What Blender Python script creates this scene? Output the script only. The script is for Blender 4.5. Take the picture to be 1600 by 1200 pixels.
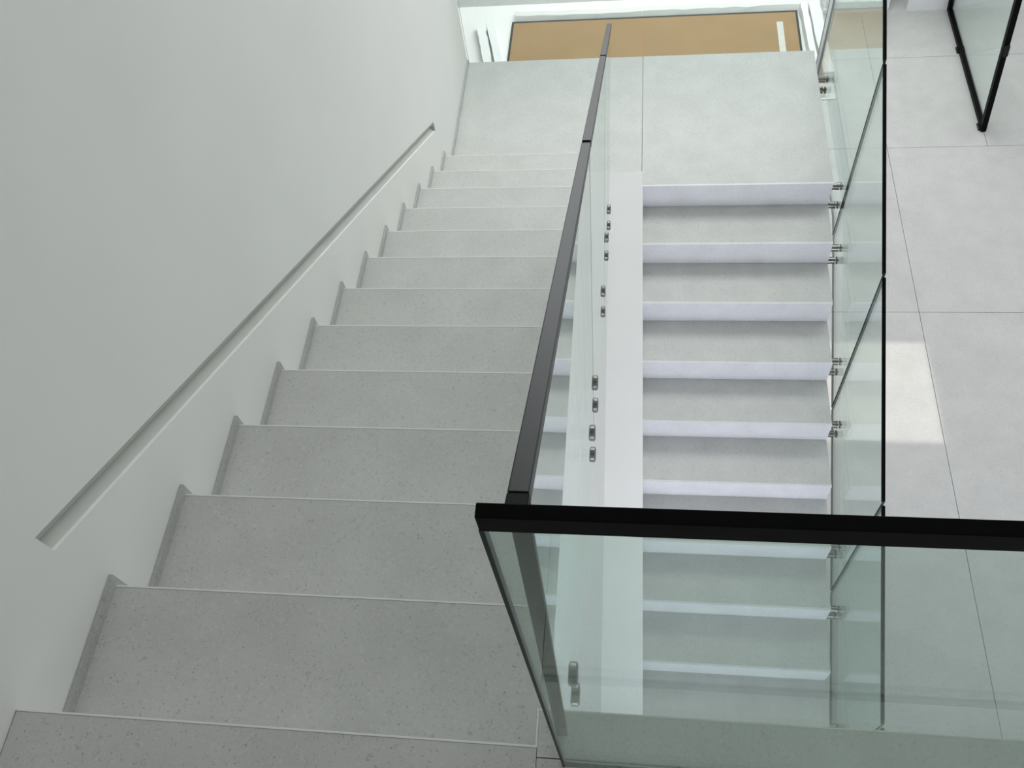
import bpy, bmesh, math, random
from mathutils import Vector, Matrix

# ------------------------------------------------------------------ scene, camera, light
sc = bpy.context.scene
col = sc.collection
for o in list(bpy.data.objects):
    bpy.data.objects.remove(o)

CAM_H = 1.5353
PITCH, YAW, ROLL = 0.9989, -0.2540, -0.2002
FPX = 1380.0
fw = Vector((math.sin(YAW)*math.cos(PITCH), math.cos(YAW)*math.cos(PITCH), -math.sin(PITCH)))
rt0 = Vector((math.cos(YAW), -math.sin(YAW), 0))
up0 = rt0.cross(fw)
rt = rt0*math.cos(ROLL) + up0*math.sin(ROLL)
up = -rt0*math.sin(ROLL) + up0*math.cos(ROLL)
cd = bpy.data.cameras.new('camera')
cam = bpy.data.objects.new('camera', cd)
col.objects.link(cam)
M = Matrix.Identity(4)
for i in range(3):
    M[i][0], M[i][1], M[i][2] = rt[i], up[i], -fw[i]
M[2][3] = CAM_H
cam.matrix_world = M
cd.sensor_width = 36.0
cd.lens = 36.0*FPX/1600.0
cd.clip_start = 0.02
sc.camera = cam

sc.view_settings.view_transform = 'Standard'
sc.view_settings.look = 'None'
sc.view_settings.gamma = 1.0
sc.view_settings.use_curve_mapping = False
sc.view_settings.exposure = 0.0

world = bpy.data.worlds.new('sky')
sc.world = world
world.use_nodes = True
bg = world.node_tree.nodes['Background']
bg.inputs['Color'].default_value = (0.86, 0.93, 1.0, 1)
bg.inputs['Strength'].default_value = 0.04

def area_light(name, loc, rot, sx, sy, power, color):
    d = bpy.data.lights.new(name, 'AREA')
    d.shape = 'RECTANGLE'; d.size = sx; d.size_y = sy; d.energy = power; d.color = color
    o = bpy.data.objects.new(name, d); col.objects.link(o)
    o.location = loc; o.rotation_euler = rot
    return o
R90 = math.pi/2
# daylight through the tall glazed facade beyond the landing
area_light('facade_daylight', (0.5, 9.55, 0.3), (-R90 + 0.35, 0, 0), 4.4, 4.2, 208, (0.95, 0.98, 1.0))
# daylight through the window under the upper floor
area_light('lower_window_daylight', (1.2, -2.85, -2.6), (R90, 0, 0), 4.0, 2.2, 150, (0.83, 0.855, 1.0))
# daylight through the window of the upper room
area_light('upper_window_daylight', (2.2, -2.85, 1.4), (R90, 0, 0), 3.4, 1.5, 12.5, (1.0, 0.98, 0.95))
# added fill lamp that brightens the sheet and floor near the far wall
area_light('far_floor_fill', (-0.4, 9.2, -2.5), (-R90 + 0.75, 0, 0), 4.4, 1.3, 20, (1.0, 0.99, 0.96))
# roof lights over the landing and over the stair well
area_light('rooflight_landing', (0.2, 4.5, 2.68), (0, 0, 0), 3.0, 2.4, 20, (0.97, 1.0, 1.0))
area_light('rooflight_well', (1.8, 6.6, 2.68), (0, 0, 0), 5.0, 2.0, 185, (0.97, 1.0, 0.99))
sd = bpy.data.lights.new('sun', 'SUN')
sd.energy = 2.4; sd.angle = 0.012; sd.color = (1.0, 0.95, 0.86)
sun = bpy.data.objects.new('sun', sd); col.objects.link(sun)
sun.rotation_euler = Vector((-1, 0, -1)).to_track_quat('-Z', 'Y').to_euler()
sun.location = (8, 3.5, 2)

# ------------------------------------------------------------------ dimensions (metres; upper floor at z = 0)
G = 0.285            # going
RI = 0.1618          # rise
Y1 = 0.2597          # top nosing of upper flight
XW = -1.081          # plaster face of the left wall
XS = -0.147          # open edge of upper flight
NU = 13              # risers per flight
ZL = -NU*RI          # landing
YL0 = Y1 + 12*G      # last nosing of upper flight
YM = 3.5784          # first nosing of lower flight
YL = 4.69            # far edge of landing
XA, XB = 0.030, 1.060  # lower flight
ZF = -2*NU*RI        # lower floor
SLAB_Y = 0.318       # edge of the upper floor
XR, XLF, YB, YF, ZC = 5.2, -5.0, -3.0, 9.7, 2.7

# ------------------------------------------------------------------ materials
def newmat(name):
    m = bpy.data.materials.new(name); m.use_nodes = True
    nt = m.node_tree
    b = nt.nodes['Principled BSDF']
    return m, nt, b

def plain(name, c, rough=0.5, metal=0.0, spec=0.5, noise=0.0, scale=6.0, bump=0.0, bscale=60.0):
    m, nt, b = newmat(name)
    b.inputs['Base Color'].default_value = (*c, 1)
    b.inputs['Roughness'].default_value = rough
    b.inputs['Metallic'].default_value = metal
    b.inputs['Specular IOR Level'].default_value = spec
    geo = nt.nodes.new('ShaderNodeNewGeometry')
    if noise > 0:
        n = nt.nodes.new('ShaderNodeTexNoise'); n.inputs['Scale'].default_value = scale; n.inputs['Detail'].default_value = 4
        nt.links.new(geo.outputs['Position'], n.inputs['Vector'])
        r = nt.nodes.new('ShaderNodeValToRGB')
        r.color_ramp.elements[0].position = 0.3; r.color_ramp.elements[1].position = 0.7
        r.color_ramp.elements[0].color = (*[x*(1-noise) for x in c], 1)
        r.color_ramp.elements[1].color = (*[min(1, x*(1+noise*0.5)) for x in c], 1)
        nt.links.new(n.outputs['Fac'], r.inputs['Fac'])
        nt.links.new(r.outputs['Color'], b.inputs['Base Color'])
    if bump > 0:
        n2 = nt.nodes.new('ShaderNodeTexNoise'); n2.inputs['Scale'].default_value = bscale; n2.inputs['Detail'].default_value = 3
        nt.links.new(geo.outputs['Position'], n2.inputs['Vector'])
        bp = nt.nodes.new('ShaderNodeBump'); bp.inputs['Strength'].default_value = bump; bp.inputs['Distance'].default_value = 0.002
        nt.links.new(n2.outputs['Fac'], bp.inputs['Height'])
        nt.links.new(bp.outputs['Normal'], b.inputs['Normal'])
    return m

def terrazzo(name, base, dark, light, rough=0.42):
    m, nt, b = newmat(name)
    N = nt.nodes; Lk = nt.links
    geo = N.new('ShaderNodeNewGeometry')
    # broad cloudiness
    n0 = N.new('ShaderNodeTexNoise'); n0.inputs['Scale'].default_value = 7; n0.inputs['Detail'].default_value = 5
    Lk.new(geo.outputs['Position'], n0.inputs['Vector'])
    r0 = N.new('ShaderNodeValToRGB')
    r0.color_ramp.elements[0].position = 0.3; r0.color_ramp.elements[1].position = 0.72
    r0.color_ramp.elements[0].color = (*[x*0.93 for x in base], 1)
    r0.color_ramp.elements[1].color = (*[min(1, x*1.04) for x in base], 1)
    Lk.new(n0.outputs['Fac'], r0.inputs['Fac'])
    # curly dark chips
    n1 = N.new('ShaderNodeTexNoise'); n1.inputs['Scale'].default_value = 115; n1.inputs['Detail'].default_value = 2
    n1.inputs['Distortion'].default_value = 1.6
    Lk.new(geo.outputs['Position'], n1.inputs['Vector'])
    r1 = N.new('ShaderNodeValToRGB')
    r1.color_ramp.elements[0].position = 0.60; r1.color_ramp.elements[1].position = 0.68
    r1.color_ramp.elements[0].color = (0, 0, 0, 1); r1.color_ramp.elements[1].color = (1, 1, 1, 1)
    Lk.new(n1.outputs['Fac'], r1.inputs['Fac'])
    mx1 = N.new('ShaderNodeMix'); mx1.data_type = 'RGBA'
    Lk.new(r0.outputs['Color'], mx1.inputs['A']); mx1.inputs['B'].default_value = (*dark, 1)
    ma = N.new('ShaderNodeMath'); ma.operation = 'MULTIPLY'; ma.inputs[1].default_value = 0.8
    Lk.new(r1.outputs['Color'], ma.inputs[0]); Lk.new(ma.outputs[0], mx1.inputs['Factor'])
    # pale chips
    n2 = N.new('ShaderNodeTexNoise'); n2.inputs['Scale'].default_value = 120; n2.inputs['Detail'].default_value = 2
    n2.inputs['Distortion'].default_value = 1.3
    mp = N.new('ShaderNodeVectorMath'); mp.operation = 'ADD'; mp.inputs[1].default_value = (3.1, 7.7, 1.3)
    Lk.new(geo.outputs['Position'], mp.inputs[0]); Lk.new(mp.outputs[0], n2.inputs['Vector'])
    r2 = N.new('ShaderNodeValToRGB')
    r2.color_ramp.elements[0].position = 0.58; r2.color_ramp.elements[1].position = 0.66
    r2.color_ramp.elements[0].color = (0, 0, 0, 1); r2.color_ramp.elements[1].color = (1, 1, 1, 1)
    Lk.new(n2.outputs['Fac'], r2.inputs['Fac'])
    mb = N.new('ShaderNodeMath'); mb.operation = 'MULTIPLY'; mb.inputs[1].default_value = 0.5
    Lk.new(r2.outputs['Color'], mb.inputs[0])
    mx2 = N.new('ShaderNodeMix'); mx2.data_type = 'RGBA'
    Lk.new(mx1.outputs['Result'], mx2.inputs['A']); mx2.inputs['B'].default_value = (*light, 1)
    Lk.new(mb.outputs[0], mx2.inputs['Factor'])
    # scattered tiny black grains
    v = N.new('ShaderNodeTexVoronoi'); v.inputs['Scale'].default_value = 55
    Lk.new(geo.outputs['Position'], v.inputs['Vector'])
    r3 = N.new('ShaderNodeValToRGB')
    r3.color_ramp.elements[0].position = 0.06; r3.color_ramp.elements[1].position = 0.12
    r3.color_ramp.elements[0].color = (1, 1, 1, 1); r3.color_ramp.elements[1].color = (0, 0, 0, 1)
    Lk.new(v.outputs['Distance'], r3.inputs['Fac'])
    mc = N.new('ShaderNodeMath'); mc.operation = 'MULTIPLY'; mc.inputs[1].default_value = 0.6
    Lk.new(r3.outputs['Color'], mc.inputs[0])
    mx3 = N.new('ShaderNodeMix'); mx3.data_type = 'RGBA'
    Lk.new(mx2.outputs['Result'], mx3.inputs['A']); mx3.inputs['B'].default_value = (*[x*0.45 for x in dark], 1)
    Lk.new(mc.outputs[0], mx3.inputs['Factor'])
    Lk.new(mx3.outputs['Result'], b.inputs['Base Color'])
    b.inputs['Roughness'].default_value = rough
    b.inputs['Specular IOR Level'].default_value = 0.4
    return m

def glass(name, tint):
    """thin architectural glass: tinted straight transmission plus Fresnel reflection on each face"""
    m = bpy.data.materials.new(name); m.use_nodes = True
    nt = m.node_tree; N = nt.nodes; Lk = nt.links
    N.clear()
    out = N.new('ShaderNodeOutputMaterial')
    geo = N.new('ShaderNodeNewGeometry')
    mr = N.new('ShaderNodeMapRange')
    mr.inputs['To Min'].default_value = 1.5; mr.inputs['To Max'].default_value = 1/1.5
    Lk.new(geo.outputs['Backfacing'], mr.inputs['Value'])
    fr = N.new('ShaderNodeFresnel'); Lk.new(mr.outputs['Result'], fr.inputs['IOR'])
    tr = N.new('ShaderNodeBsdfTransparent'); tr.inputs['Color'].default_value = (*tint, 1)
    gl = N.new('ShaderNodeBsdfGlossy'); gl.inputs['Roughness'].default_value = 0.0
    gl.inputs['Color'].default_value = (0.96, 1.0, 0.98, 1)
    mx = N.new('ShaderNodeMixShader')
    Lk.new(fr.outputs['Fac'], mx.inputs['Fac']); Lk.new(tr.outputs[0], mx.inputs[1]); Lk.new(gl.outputs[0], mx.inputs[2])
    Lk.new(mx.outputs[0], out.inputs['Surface'])
    return m

MT = {}
MT['terrazzo'] = terrazzo('grey_terrazzo', (0.56, 0.562, 0.54), (0.40, 0.40, 0.385), (0.65, 0.65, 0.625))
MT['floor_terrazzo'] = terrazzo('pale_floor_terrazzo', (0.505, 0.503, 0.488), (0.37, 0.367, 0.355), (0.59, 0.585, 0.57), 0.35)
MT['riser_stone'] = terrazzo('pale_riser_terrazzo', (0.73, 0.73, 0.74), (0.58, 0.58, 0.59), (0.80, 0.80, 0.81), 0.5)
MT['nosing'] = plain('pale_lit_stone_edge', (0.80, 0.80, 0.77), 0.5)  # pale worn edge, with the light caught by the bevel put into the colour
MT['grout'] = plain('dark_grout', (0.12, 0.12, 0.115), 0.9)
MT['plaster'] = plain('white_plaster', (0.78, 0.78, 0.75), 0.75, noise=0.02, scale=2.5, bump=0.05, bscale=40)
MT['white_paint'] = plain('white_paint', (0.82, 0.82, 0.82), 0.6, noise=0.015, scale=5)
MT['skirting'] = terrazzo('skirting_terrazzo', (0.44, 0.44, 0.425), (0.30, 0.30, 0.29), (0.55, 0.55, 0.53))
MT['glass'] = glass('green_tinted_glass', (0.925, 0.965, 0.95))
MT['glass_front'] = glass('green_tinted_thick_glass', (0.88, 0.945, 0.92))
MT['edge'] = plain('polished_dark_green_glass_edge', (0.008, 0.028, 0.022), 0.3, spec=0.2)
MT['rail'] = plain('black_anodised_rail', (0.010, 0.013, 0.012), 0.36, spec=0.17)
MT['black'] = plain('black_powder_coat', (0.0022, 0.0022, 0.0024), 0.5, spec=0.06)
MT['steel'] = plain('brushed_steel', (0.20, 0.195, 0.18), 0.3, 1.0)
MT['kerb'] = plain('white_kerb_plaster', (0.80, 0.80, 0.765), 0.6, noise=0.015, scale=5)
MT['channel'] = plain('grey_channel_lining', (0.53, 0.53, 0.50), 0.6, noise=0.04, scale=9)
MT['gasket'] = plain('dark_rubber_gasket', (0.03, 0.03, 0.03), 0.6)
MT['cardboard'] = plain('brown_cardboard', (0.37, 0.23, 0.105), 0.8, noise=0.07, scale=4)
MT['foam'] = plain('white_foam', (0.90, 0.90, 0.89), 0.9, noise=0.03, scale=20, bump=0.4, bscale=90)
MT['paper'] = plain('white_packing_paper', (0.90, 0.895, 0.87), 0.85, noise=0.02, scale=6, bump=0.3, bscale=12)
MT['dark'] = plain('black_tray', (0.02, 0.02, 0.02), 0.6)
MT['tape'] = plain('pale_tape', (0.66, 0.65, 0.60), 0.5, noise=0.06, scale=30)

# ------------------------------------------------------------------ helpers
def setprops(o, label=None, cat=None, group=None, kind=None):
    if label: o['label'] = label
    if cat: o['category'] = cat
    if group: o['group'] = group
    if kind: o['kind'] = kind
    return o

def thing(name, loc, label, cat, group=None):
    o = bpy.data.objects.new(name, None); col.objects.link(o)
    o.empty_display_size = 0.1
    o.location = loc
    return setprops(o, label, cat, group)

def wloc(o):
    v = Vector((0, 0, 0))
    while o is not None:
        v += Vector(o.location); o = o.parent
    return v

def link(name, me, parent=None, loc=None):
    """loc = world position of the object's origin"""
    o = bpy.data.objects.new(name, me); col.objects.link(o)
    loc = Vector(loc) if loc is not None else Vector((0, 0, 0))
    if parent is not None:
        o.parent = parent
        o.location = loc - wloc(parent)
    else:
        o.location = loc
    return o

def bm_box(bm, x0, x1, y0, y1, z0, z1):
    vs = [bm.verts.new(c) for c in ((x0,y0,z0),(x1,y0,z0),(x1,y1,z0),(x0,y1,z0),(x0,y0,z1),(x1,y0,z1),(x1,y1,z1),(x0,y1,z1))]
    for f in ((0,3,2,1),(4,5,6,7),(0,1,5,4),(1,2,6,5),(2,3,7,6),(3,0,4,7)):
        bm.faces.new([vs[i] for i in f])

def bm_prism(bm, poly, ax, a0, a1):
    """poly extruded along axis ax between a0 and a1; poly points are the other two axes in xyz order"""
    def P(q, a):
        return {0: (a, q[0], q[1]), 1: (q[0], a, q[1]), 2: (q[0], q[1], a)}[ax]
    A = [bm.verts.new(P(q, a0)) for q in poly]; B = [bm.verts.new(P(q, a1)) for q in poly]
    n = len(poly)
    bm.faces.new(A); bm.faces.new(B)
    for i in range(n):
        bm.faces.new((A[i], A[(i+1) % n], B[(i+1) % n], B[i]))

def bm_cyl(bm, c0, c1, r, n=16, r1=None):
    c0 = Vector(c0); c1 = Vector(c1); d = (c1-c0).normalized()
    a = d.orthogonal().normalized(); b = d.cross(a)
    r1 = r if r1 is None else r1
    A = [bm.verts.new(c0 + (a*math.cos(t) + b*math.sin(t))*r) for t in (2*math.pi*i/n for i in range(n))]
    B = [bm.verts.new(c1 + (a*math.cos(t) + b*math.sin(t))*r1) for t in (2*math.pi*i/n for i in range(n))]
    bm.faces.new(A); bm.faces.new(B)
    for i in range(n):
        bm.faces.new((A[i], A[(i+1) % n], B[(i+1) % n], B[i]))

def mesh(bm, mats, bevel=0.0, seg=2, matfn=None, offset=None):
    if offset is not None:
        bmesh.ops.translate(bm, verts=bm.verts, vec=-Vector(offset))
    bmesh.ops.recalc_face_normals(bm, faces=bm.faces)
    if bevel > 0:
        bmesh.ops.bevel(bm, geom=list(bm.edges), offset=bevel, segments=seg, affect='EDGES', profile=0.5)
        bmesh.ops.recalc_face_normals(bm, faces=bm.faces)
    me = bpy.data.meshes.new('mesh')
    if matfn:
        bm.normal_update()
        for f in bm.faces: f.material_index = matfn(f)
    bm.to_mesh(me); bm.free()
    for m in (mats if isinstance(mats, (list, tuple)) else [mats]):
        me.materials.append(MT[m])
    return me

def box(name, x0, x1, y0, y1, z0, z1, mat, parent=None, bevel=0.0, matfn=None):
    """box with its origin at the centre of its base"""
    c = Vector(((x0+x1)/2, (y0+y1)/2, min(z0, z1)))
    bm = bmesh.new(); bm_box(bm, x0, x1, y0, y1, z0, z1)
    return link(name, mesh(bm, mat, bevel, matfn=matfn, offset=c), parent, c)

def prism(name, poly, ax, a0, a1, mat, parent=None, bevel=0.0, matfn=None):
    us = [q[0] for q in poly]; vs = [q[1] for q in poly]
    mu = (min(us)+max(us))/2; mv = (min(vs)+max(vs))/2; ma = (a0+a1)/2
    c = {0: (ma, mu, min(vs)), 1: (mu, ma, min(vs)), 2: (mu, mv, min(a0, a1))}[ax]
    bm = bmesh.new(); bm_prism(bm, poly, ax, a0, a1)
    return link(name, mesh(bm, mat, bevel, matfn=matfn, offset=c), parent, c)

def structure(o):
    o['kind'] = 'structure'; return o

def nu(y): return -RI*(y-Y1)/G              # nosing line of the upper flight
def nl(y): return ZL + RI*(y-YM)/G          # nosing line of the lower flight

# ------------------------------------------------------------------ building shell
floor = structure(box('floor', XLF, XR, YB, YF, ZF-0.25, ZF-0.012, 'grout'))
XSEAM = 2.165
xs = [XLF, -2.6, -0.3, XSEAM, 2.99, XR]
ys = [YB, -1.2, 0.6, 4.28, 6.06, 7.25, 8.45, YF]
for i in range(len(xs)-1):
    for j in range(len(ys)-1):
        g = 0.0018
        if xs[i] == 2.99 and ys[j] < 6.0: continue
        box('floor_tile', xs[i]+g, (XR if xs[i] == XSEAM and ys[j] < 6.0 else xs[i+1])-g, ys[j]+g, ys[j+1]-g, ZF-0.012, ZF, 'floor_terrazzo', floor)

# left wall with the handrail channel cut into it
def build_wall_left():
    bm = bmesh.new()
    y0, y1, z0, z1 = YB, YL, ZF, ZC
    hy0, hy1 = 0.535, 3.630
    def top(y): return 0.118 + (y-0.539)*(-1.642-0.118)/(3.618-0.539)
    def bot(y): return 0.058 + (y-0.530)*(-1.719-0.058)/(3.644-0.530)
    def V(x, y, z): return bm.verts.new((x, y, z))
    X = XW; XB_ = XW-0.22
    hole = [(hy0, bot(hy0)), (hy1, bot(hy1)), (hy1, top(hy1)), (hy0, top(hy0))]
    rect = [(y0, z0), (y1, z0), (y1, z1), (y0, z1)]
    r = [V(X, *q) for q in rect]; h = [V(X, *q) for q in hole]
    # cut into strips so that the sloping sides stay planar
    for i in range(4):
        j = (i+1) % 4
        bm.faces.new((r[i], r[j], h[j], h[i]))
    k = [V(XB_, *q) for q in rect]
    bm.faces.new((k[3], k[2], k[1], k[0]))
    for i in range(4):
        j = (i+1) % 4
        bm.faces.new((r[i], k[i], k[j], r[j]))
    wall = structure(link('wall_left', mesh(bm, 'plaster')))
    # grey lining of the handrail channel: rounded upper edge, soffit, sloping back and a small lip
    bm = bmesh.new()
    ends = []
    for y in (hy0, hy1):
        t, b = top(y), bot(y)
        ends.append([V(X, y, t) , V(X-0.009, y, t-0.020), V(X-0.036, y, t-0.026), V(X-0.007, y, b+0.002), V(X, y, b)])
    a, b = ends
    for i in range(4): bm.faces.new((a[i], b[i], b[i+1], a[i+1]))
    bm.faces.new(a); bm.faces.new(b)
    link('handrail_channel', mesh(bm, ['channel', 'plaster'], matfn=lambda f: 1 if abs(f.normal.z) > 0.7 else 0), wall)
build_wall_left()

structure(box('wall_back', XLF, XR, YB-0.2, YB, ZF, ZC, 'white_paint'))
structure(box('ceiling', XLF, XR, YB-0.2, YF+0.2, ZC, ZC+0.2, 'white_paint'))
# right wall with the high window that lets the sun patch in
def build_wall_right():
    bm = bmesh.new()
    wy0, wy1 = 3.145, 3.995
    wz0 = ZF + (XR-XSEAM); wz1 = ZF + (XR-1.20)
    x0, x1 = XR, XR+0.02
    bm_box(bm, x0, x1, YB, wy0, ZF, ZC); bm_box(bm, x0, x1, wy1, YF, ZF, ZC)
    bm_box(bm, x0, x1, wy0, wy1, ZF, wz0); bm_box(bm, x0, x1, wy0, wy1, wz1, ZC)
    return link('wall_right', mesh(bm, 'white_paint'))
structure(build_wall_right())
# far walls: low walls with the tall facade glazing above them
structure(box('wall_far', XLF, 1.82, 8.95, 9.10, ZF, ZF+0.75, 'white_paint'))
structure(box('wall_far_return', 1.82, 2.42, 7.96, 8.50, ZF, ZF+0.75, 'white_paint'))
structure(box('wall_far_pier', 2.585, XR, 7.94, 8.50, ZF, ZF+0.75, 'white_paint'))
structure(box('wall_outer', XLF, XR, YF, YF+0.2, ZF, ZF+1.0, 'white_paint'))
structure(box('baseboard_far', 1.80, 2.42, 7.945, 7.96, ZF, ZF+0.05, 'white_paint', bevel=0.004))
structure(box('wall_outer_left', XLF-0.2, XLF, YB, YF, ZF, ZC, 'white_paint'))

# upper floor: slab plus stone tiles
slab = structure(prism('floor_upper', [(XW, YB), (XR, YB), (XR, SLAB_Y-0.004), (XS, SLAB_Y-0.004), (XS, Y1-0.02), (XW, Y1-0.02)], 2, -0.30, -0.024, 'white_paint'))
def utile(x0, x1, y0, y1):
    return box('floor_tile', x0, x1, y0, y1, -0.024, 0.0, 'terrazzo', slab, bevel=0.0008)
utile(XW+0.002, XS-0.0008, -0.62, Y1-0.0036)
utile(XW+0.002, XS-0.0015, -1.80, -0.623)
for x0, x1 in ((XS, 1.05), (1.053, 2.25), (2.253, 3.45), (3.453, XR)):
    utile(x0, x1-0.0, 0.2420, SLAB_Y-0.003)
    utile(x0, x1-0.0, 0.0985, 0.2405)
    utile(x0, x1-0.0, -1.20, 0.0845)
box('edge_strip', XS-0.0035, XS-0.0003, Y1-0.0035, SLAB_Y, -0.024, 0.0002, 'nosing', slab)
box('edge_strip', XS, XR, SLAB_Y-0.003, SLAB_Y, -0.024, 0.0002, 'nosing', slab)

# ------------------------------------------------------------------ upper flight
uf = thing('stair_flight', (XW, Y1, -0.30), 'grey terrazzo stair flight running down beside the left white wall', 'stairs')
me_t = None
W0, W1 = XW+0.001, XS
bm = bmesh.new(); bm_box(bm, W0, W1, 0.0, G-0.004, -0.022, 0.0)
me_t = mesh(bm, 'terrazzo')
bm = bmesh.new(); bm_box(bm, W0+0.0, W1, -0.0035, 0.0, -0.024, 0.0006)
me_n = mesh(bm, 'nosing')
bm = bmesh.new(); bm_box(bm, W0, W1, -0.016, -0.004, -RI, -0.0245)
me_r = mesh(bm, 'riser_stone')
# stepped skirting piece: runs along one tread and drops past the nosing
def skirt_mesh():
    bm = bmesh.new()
    hS, o = 0.024, 0.014
    bm_prism(bm, [(0.0, 0.0), (G, 0.0), (G, hS - RI), (G+o, hS-RI), (G+o, hS), (o, hS), (0, hS)][:0] or
             [(0.001, 0.0), (G+0.001, 0.0), (G+0.001, -RI+hS), (G+o, -RI+hS), (G+o, hS), (o, hS), (0.001+0.0, hS)], 0, XW+0.0008, XW+0.010)
    return mesh(bm, 'skirting')
me_s = skirt_mesh()
for i in range(NU):
    y = Y1 + G*i; z = -RI*i
    if i > 0:
        link('tread', me_t, uf, (0, Y1+G*(i-1), z))
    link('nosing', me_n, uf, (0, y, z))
    link('riser', me_r, uf, (0, y, z))
    if i > 0:
        link('skirting', me_s, uf, (0, Y1+G*(i-1), z))
# sloping concrete body under the steps, its open side painted white
poly = [(Y1-0.018, -0.03)]
for i in range(1, NU):
    poly += [(Y1+G*(i-1)-0.018, -RI*i-0.023), (Y1+G*i-0.018, -RI*i-0.023)]
poly += [(YL0-0.018, ZL-0.03), (YL0-0.018, ZL-0.22), (YL0-0.30, ZL-0.22), (Y1-0.018, -0.30)]
prism('stringer', poly, 0, W0, W1-0.001, 'white_paint', uf)

# ------------------------------------------------------------------ landing
ld = thing('stair_landing', (0, YL, ZL-0.22), 'broad pale terrazzo half landing between the two stair flights', 'landing')
box('landing_slab', XW+0.001, 0.0295, YL0+0.0005, YL, ZL-0.024, ZL, 'terrazzo', ld, bevel=0.001)
prism('landing_slab', [(0.0315, YM+0.0125), (XB, YM+0.0125), (XB, YL), (0.0315, YL)], 2, ZL-0.024, ZL, 'terrazzo', ld, bevel=0.001)
prism('landing_body', [(XW+0.001, YL0-0.016), (0.045, YL0-0.016), (0.045, YM+0.0135), (XB-0.001, YM+0.0135), (XB-0.001, YL-0.004), (XW+0.001, YL-0.004)], 2, ZL-0.22, ZL-0.024, 'white_paint', ld)
prism('skirting', [(YL0, ZL), (YL, ZL), (YL, ZL+0.024), (YL0, ZL+0.024)], 0, XW+0.0008, XW+0.010, 'skirting', ld)

# ------------------------------------------------------------------ lower flight
lf = thing('stair_flight', (XA, Y1, ZF), 'pale stair flight with lavender lit risers descending towards the viewer', 'stairs')
bm = bmesh.new(); bm_box(bm, XA, XB, 0.0125, G-0.0005, -0.022, 0.0); me_t2 = mesh(bm, 'terrazzo')
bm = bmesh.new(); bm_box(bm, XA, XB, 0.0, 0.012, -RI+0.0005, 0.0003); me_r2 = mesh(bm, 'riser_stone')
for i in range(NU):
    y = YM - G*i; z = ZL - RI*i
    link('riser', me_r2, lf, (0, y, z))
    if i < NU-1:
        link('tread', me_t2, lf, (0, y-G, z-RI))
XA0 = XA
poly = [(YM+0.013, ZL-0.03)]
for i in range(1, NU):
    poly += [(YM-G*(i-1)+0.013, ZL-RI*i-0.023), (YM-G*i+0.013, ZL-RI*i-0.023)]
poly += [(YM-G*(NU-1)+0.013, ZF), (YM-G*(NU-1)+0.30, ZF), (YM+0.013, ZL-0.22)]
prism('stringer', poly, 0, XA, XB-0.012, 'white_paint', lf)
# white zigzag side plate under the tread ends
prism('side_plate', poly, 0, XB-0.0115, XB-0.0005, 'white_paint', lf)

# spine wall between the flights and the white sloping kerb along the lower flight
YK = 3.64
poly = [(YL0-0.02, ZF), (YL0-0.02, ZL-0.225), (YL0-0.3, ZL-0.225), (Y1-0.018+0.06, nu(Y1+0.06)-0.31+0.0), (Y1-0.018+0.06, ZF)]
structure(prism('wall_spine', poly, 0, XS-0.12, XS-0.002, 'plaster'))
y_end = YM-G*(NU-1)
bm = bmesh.new()
def xk(y): return 0.035 + (YK-y)*0.0165
V = []
for y, zb in ((YK, nl(YK)-0.2), (y_end, ZF)):
    zt = nl(y)+0.02
    V.append([bm.verts.new((XS-0.002, y, zb)), bm.verts.new((xk(y), y, zb)), bm.verts.new((xk(y), y, zt)), bm.verts.new((XS-0.002, y, zt))])
for i in range(4): bm.faces.new((V[0][i], V[0][(i+1) % 4], V[1][(i+1) % 4], V[1][i]))
bm.faces.new(V[0]); bm.faces.new(V[1])
structure(link('trim_1', mesh(bm, 'kerb')))
structure(prism('wall_under_kerb', [(YM-0.02, nl(YM)-0.06), (YM-0.02, ZF), (y_end+0.02, ZF), (y_end+0.02, nl(y_end)-0.04)], 0, XS+0.003, XA-0.001, 'white_paint'))

# ------------------------------------------------------------------ glass balustrades
def edge_by_axis(ax):
    def fn(f):
        return 0 if abs(f.normal[ax]) > 0.9 else 1
    return fn

def standoff_mesh(length, r=0.020, cap=0.008, gl=0.012):
    """steel spacer from x=0 (structure) to the glass, then a cap screwed on the far face"""
    bm = bmesh.new()
    bm_cyl(bm, (0, 0, 0), (length*0.25, 0, 0), r*1.12, 18)
    bm_cyl(bm, (length*0.25, 0, 0), (length*0.85, 0, 0), r, 18)
    bm_cyl(bm, (length*0.85, 0, 0), (length, 0, 0), r*1.12, 18)
    bm_cyl(bm, (length, 0, 0), (length+gl, 0, 0), r*0.5, 12)
    bm_cyl(bm, (length+gl, 0, 0), (length+gl+cap*0.7, 0, 0), r*1.15, 18)
    bm_cyl(bm, (length+gl+cap*0.7, 0, 0), (length+gl+cap, 0, 0), r*1.15, 18, r*0.9)
    return mesh(bm, 'steel')

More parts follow.
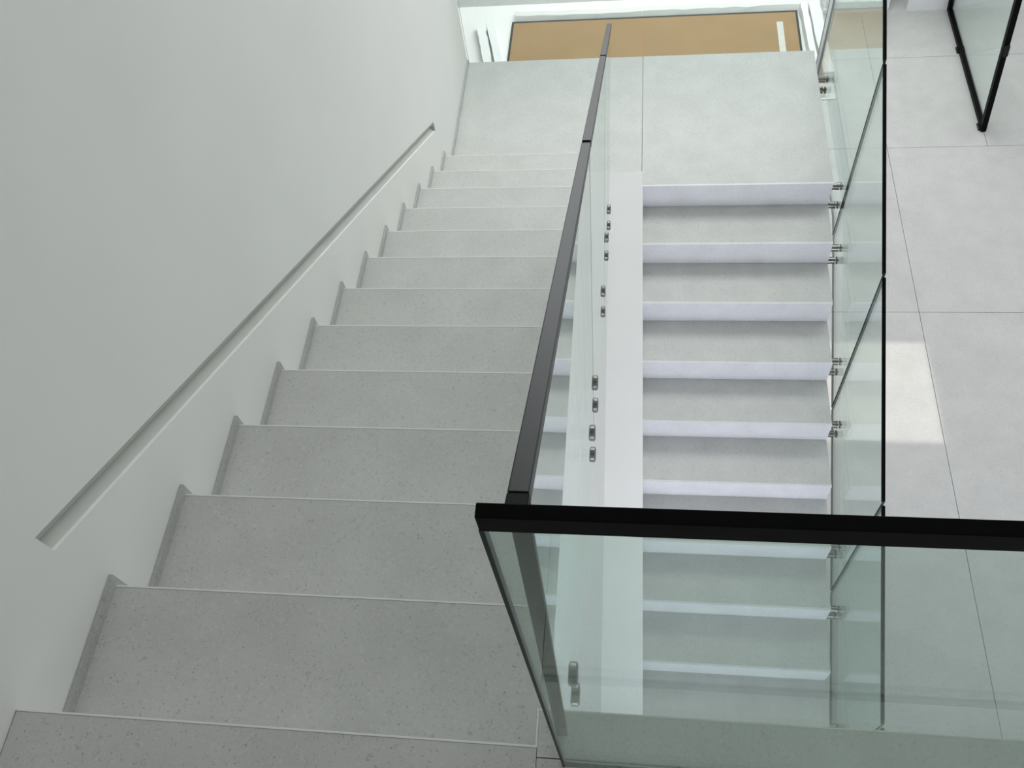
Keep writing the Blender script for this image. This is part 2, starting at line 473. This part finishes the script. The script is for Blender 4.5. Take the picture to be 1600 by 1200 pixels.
# --- upper flight: three panels standing off the open side
def xg(y): return -0.085 - 0.0085*y
GH, GB = 0.93, -0.29
ub = thing('glass_balustrade', (xg(0.3), 0.3, nu(0.3)+GB), 'sloping glass balustrade with black rail along the open side of the upper flight', 'balustrade')
GT = 0.012
LEAN = math.tan(math.radians(1.25))
def gx(y, h): return xg(y) - LEAN*(GH-h)
def upper_panel(ya, yb, bolts, first=False):
    P = [(ya, GB), (yb, GB), (yb, GH-0.004), (ya, GH-0.004)]
    bm = bmesh.new()
    A = [bm.verts.new((gx(y, h)-GT/2, y, nu(y)+h)) for y, h in P]; B = [bm.verts.new((gx(y, h)+GT/2, y, nu(y)+h)) for y, h in P]
    bm.faces.new(A); bm.faces.new(B)
    for i in range(4): bm.faces.new((A[i], A[(i+1) % 4], B[(i+1) % 4], B[i]))
    c = Vector((gx(ya, GB), ya, nu(ya)+GB))
    g = link('glass_panel', mesh(bm, ['glass', 'edge'], matfn=edge_by_axis(0), offset=c), ub, c)
    def bar(y0, y1, w, h0, h1, name, mat, bev=0.0012):
        bm = bmesh.new()
        a = [bm.verts.new((gx(y, hh)+sx, y, nu(y)+hh)) for y in (y0, y1) for sx in (-w/2, w/2) for hh in (h0, h1)]
        for f in ((0,1,3,2),(4,6,7,5),(0,4,5,1),(2,3,7,6),(1,5,7,3),(0,2,6,4)):
            bm.faces.new([a[k] for k in f])
        c = Vector((gx(y0, h0), y0, nu(y0)+h0))
        return link(name, mesh(bm, mat, bev, offset=c), g, c)
    bar(ya+0.004, yb-0.004, 0.0175, GH-0.020, GH, 'handrail', 'rail')
    bar(yb-0.004, yb+0.004, 0.0170, GH-0.022, GH-0.001, 'rail_joint', 'black', 0.0005)
    if first:
        bar(ya-0.012, ya+0.004, 0.0180, GH-0.024, GH-0.001, 'rail_end_cap', 'black')
        bar(ya-0.008, ya-0.0003, 0.0175, GB, GH-0.026, 'edge_profile', 'rail', 0.001)
    for y, hs in bolts:
        for h in hs:
            x = gx(y, h)
            link('standoff', standoff_mesh(x-GT/2-XS, 0.020, 0.009, GT), g, (XS, y, nu(y)+h))
upper_panel(0.285, 1.286, ((0.42, (-0.08, -0.25)), (1.20, (-0.11, -0.24))), True)
upper_panel(1.298, 2.236, ((1.39, (-0.04, -0.17)), (2.10, (-0.11, -0.24))))
upper_panel(2.248, 2.94, ((2.52, (-0.04, -0.16)), (2.88, (-0.05, -0.16))))

# --- lower flight: panels on the outer side
XG2 = 1.113
lb = thing('glass_balustrade', (XG2, 0.1, ZF), 'sloping frameless glass balustrade with thin black cap on the right of the lower flight', 'balustrade')
me_so2 = standoff_mesh(XG2-0.006-XB, 0.019, 0.009, 0.012)
HT, HB = 0.905, -0.28
def lower_panel(ya, yb, bolts, landing=False):
    if not landing:
        P = [(ya, nl(ya)+HB), (yb, nl(yb)+HB), (yb, nl(yb)+HT-0.002), (ya, nl(ya)+HT-0.002)]
        if P[0][1] < ZF+0.01: P[0] = (ya, ZF+0.01)
    else:
        ztop = nl(3.86)+HT-0.002
        P = [(ya, nl(ya)+HB), (ya+0.1, ZL-0.28), (yb, ZL-0.28), (yb, ztop), (3.86, ztop), (ya, nl(ya)+HT-0.002)]
    g = prism('glass_panel', P, 0, XG2-0.006, XG2+0.006, ['glass', 'edge'], lb, matfn=edge_by_axis(0))
    if not landing:
        Q = [(ya+0.004, nl(ya+0.004)+HT-0.012), (yb-0.004, nl(yb-0.004)+HT-0.012), (yb-0.004, nl(yb-0.004)+HT), (ya+0.004, nl(ya+0.004)+HT)]
    else:
        z = nl(3.86)+HT
        Q = [(ya+0.004, nl(ya+0.004)+HT-0.012), (3.865, z-0.012), (yb, z-0.012), (yb, z), (3.86, z), (ya+0.004, nl(ya+0.004)+HT)]
    prism('cap_rail', Q, 0, XG2-0.0075, XG2+0.0075, 'black', g)
    for y, z in bolts:
        link('standoff', me_so2, g, (XB, y, z))
def bb(*ys): return [(y, nl(y)+h) for y in ys for h in (-0.11, -0.215)]
lower_panel(0.12, 0.895, bb(0.32, 0.72))
lower_panel(0.907, 1.744, bb(1.07, 1.62))
lower_panel(1.756, 2.634, bb(1.91, 2.49))
lower_panel(2.646, 3.484, bb(2.79, 3.335))
lower_panel(3.496, 4.685, [(3.63, ZL-0.075), (3.60, ZL-0.19), (4.46, ZL-0.03), (4.46, ZL-0.11)], True)

# --- far edge of the landing
fb = thing('glass_balustrade', (0.02, YL+0.016, ZL-0.2), 'clear glass guard along the far edge of the landing before the brown board', 'balustrade')
for x0, x1 in ((XW+0.003, 0.0165), (0.0235, 1.092)):
    g = box('glass_panel', x0, x1, YL+0.010, YL+0.022, ZL-0.19, ZL+0.90, ['glass', 'edge'], fb, matfn=edge_by_axis(1))
    box('cap_rail', x0, x1, YL+0.0085, YL+0.0235, ZL+0.888, ZL+0.905, 'black', g)
    for fx in (0.15, 0.85):
        x = x0 + (x1-x0)*fx
        bm = bmesh.new()
        bm_cyl(bm, (0, -0.009, 0), (0, 0.005, 0), 0.0125, 16); bm_cyl(bm, (0, 0.017, 0), (0, 0.024, 0), 0.015, 16)
        link('standoff', mesh(bm, 'steel'), g, (x, YL+0.005, ZL-0.10))
box('edge_reflection', 1.093, 1.124, YL-0.003, YL+0.032, ZL-0.19, ZL+0.90, 'foam', fb, bevel=0.002)  # white strip standing in for the bright reflection on the glass edge

# --- guard at the edge of the upper floor
gx0 = -0.100
fg = thing('glass_balustrade', (0.5, 0.234, 0.0), 'nearest glass guard with thick black rail at the upper floor edge', 'balustrade')
g = box('glass_panel', gx0, 2.6, 0.2305, 0.2375, 0.0005, 0.985, ['glass_front', 'edge'], fg, matfn=edge_by_axis(1))
c = Vector((1.25, 0.234, 0.975))
bm = bmesh.new()
bm_box(bm, gx0-0.003, 2.6, 0.2290, 0.2402, 0.9762, 1.0)
link('handrail', mesh(bm, 'black', 0.0009, offset=c), g, c)
box('edge_profile', gx0-0.0035, gx0-0.0002, 0.2295, 0.2385, 0.0005, 0.976, 'rail', g)

# ------------------------------------------------------------------ black framed glass leaf on the lower floor
dl = thing('glass_partition', (2.985, 6.23, ZF), 'black framed glass panel standing on the lower floor, top right corner', 'glass panel')
dl.rotation_euler = (0, -math.radians(7.0), 0)
dy = 7.93-6.23
def dpart(name, y0, y1, z0, z1, x0, x1, mat, bevel=0.003, matfn=None):
    bm = bmesh.new(); bm_box(bm, x0, x1, y0, y1, z0, z1)
    c = Vector(((x0+x1)/2, (y0+y1)/2, z0))
    o = bpy.data.objects.new(name, mesh(bm, mat, bevel, matfn=matfn, offset=c)); col.objects.link(o)
    o.parent = dl; o.location = c
    return o
dpart('bottom_rail', 0, dy, 0.004, 0.052, -0.022, 0.022, 'black')
dpart('top_rail', 0, dy, 2.05, 2.10, -0.022, 0.022, 'black')
dpart('stile', 0, 0.052, 0.052, 2.05, -0.022, 0.022, 'black')
dpart('stile', dy-0.052, dy, 0.052, 2.05, -0.022, 0.022, 'black')
dpart('glass_pane', 0.052, dy-0.052, 0.052, 2.05, -0.004, 0.004, ['glass', 'edge'], 0, edge_by_axis(0))
dpart('bracket', 0.02, 0.10, 0.0, 0.02, -0.040, -0.0225, 'rail', 0.002)
dpart('bracket', 1.05, 1.13, 0.0, 0.02, -0.040, -0.0225, 'rail', 0.002)
dpart('bracket', -0.018, -0.001, 0.80, 0.90, -0.015, 0.022, 'rail', 0.002)

# ------------------------------------------------------------------ packing things on the lower floor beyond the landing
random.seed(4)
pp = bmesh.new()
nx, ny = 40, 14
x0, x1, y0, y1 = -3.4, 1.80, 6.7, 8.30
vs = [[pp.verts.new((x0+(x1-x0)*i/nx + (0.012*random.uniform(-1, 1) if i in (0, nx) else 0), y0+(y1-y0)*j/ny, 0.0015 + 0.004*random.random())) for i in range(nx+1)] for j in range(ny+1)]
for j in range(ny):
    for i in range(nx):
        pp.faces.new((vs[j][i], vs[j][i+1], vs[j+1][i+1], vs[j+1][i]))
c = (0, 0, ZF+0.001)
o = link('packing_sheet', mesh(pp, 'paper'), None, c)
sm = o.modifiers.new('thickness', 'SOLIDIFY'); sm.thickness = 0.001; sm.offset = 1
setprops(o, 'large white protective sheet spread on the floor under the brown board', 'sheet')

bt = thing('floor_board', (0.12, 7.3, ZF+0.008), 'brown cardboard covered board lying flat beyond the landing', 'board')
box('tray', -1.30, 1.56, 6.72, 7.985, ZF+0.008, ZF+0.030, 'dark', bt, bevel=0.003)
bd = box('cardboard_face', -1.275, 1.535, 6.75, 7.945, ZF+0.0305, ZF+0.040, 'cardboard', bt, bevel=0.002)
box('tape', 1.345, 1.405, 6.95, 7.80, ZF+0.0402, ZF+0.0412, 'tape', bd)

def strip(name, x, y0, y1, w, h, ang, label, mat='foam', z=0.008, jag=0.006):
    """rough-edged foam strip lying on the floor"""
    bm = bmesh.new(); n = 14
    rows = []
    for k in range(n+1):
        t = k/n; y = (t-0.5)*(y1-y0)
        j0 = random.uniform(-jag, jag); j1 = random.uniform(-jag, jag)
        rows.append([bm.verts.new((-w/2+j0, y, 0)), bm.verts.new((w/2+j1, y, 0)), bm.verts.new((w/2+j1*0.7, y, h)), bm.verts.new((-w/2+j0*0.7, y, h))])
    for k in range(n):
        a, b = rows[k], rows[k+1]
        for i in range(4): bm.faces.new((a[i], a[(i+1) % 4], b[(i+1) % 4], b[i]))
    bm.faces.new(rows[0]); bm.faces.new(rows[-1])
    o = link(name, mesh(bm, mat), None, (x, (y0+y1)/2, ZF+z))
    o.rotation_euler = (0, 0, ang)
    return setprops(o, label, 'foam strip', 'foam strips beside the brown board')
strip('foam_strip', -1.515, 6.95, 7.93, 0.085, 0.10, 0.22, 'white foam strip left of the brown board, the outer of two')
strip('foam_strip', -1.405, 6.95, 7.92, 0.080, 0.10, 0.235, 'white foam strip left of the brown board, nearer the board')
strip('foam_strip', 1.625, 6.95, 8.00, 0.060, 0.10, 0.03, 'narrow white foam strip right of the brown board, nearer the board')
strip('foam_strip', 1.725, 6.95, 7.99, 0.095, 0.10, 0.04, 'wide white foam strip right of the brown board, the outer of two')

# rolled edge of paper along the far side of the board
bm = bmesh.new()
n = 24; rows = []
prof = [(0.0, 0.0), (0.03, 0.055), (0.075, 0.075), (0.13, 0.06), (0.16, 0.0)]
for k in range(n+1):
    x = -1.27 + (1.70+1.27)*k/n
    j = random.uniform(-0.008, 0.008)
    rows.append([bm.verts.new((x, 7.995+py+j*(pz > 0), pz+j*0.5*(pz > 0))) for py, pz in prof])
for k in range(n):
    for i in range(len(prof)-1):
        bm.faces.new((rows[k][i], rows[k+1][i], rows[k+1][i+1], rows[k][i+1]))
    bm.faces.new((rows[k][0], rows[k][-1], rows[k+1][-1], rows[k+1][0]))
bm.faces.new(rows[0]); bm.faces.new(rows[-1])
c = Vector((0.2, 8.07, 0))
o = link('paper_roll', mesh(bm, 'paper', offset=c), None, (0.2, 8.07, ZF+0.008))
setprops(o, 'long folded roll of white paper along the far side of the brown board', 'paper')
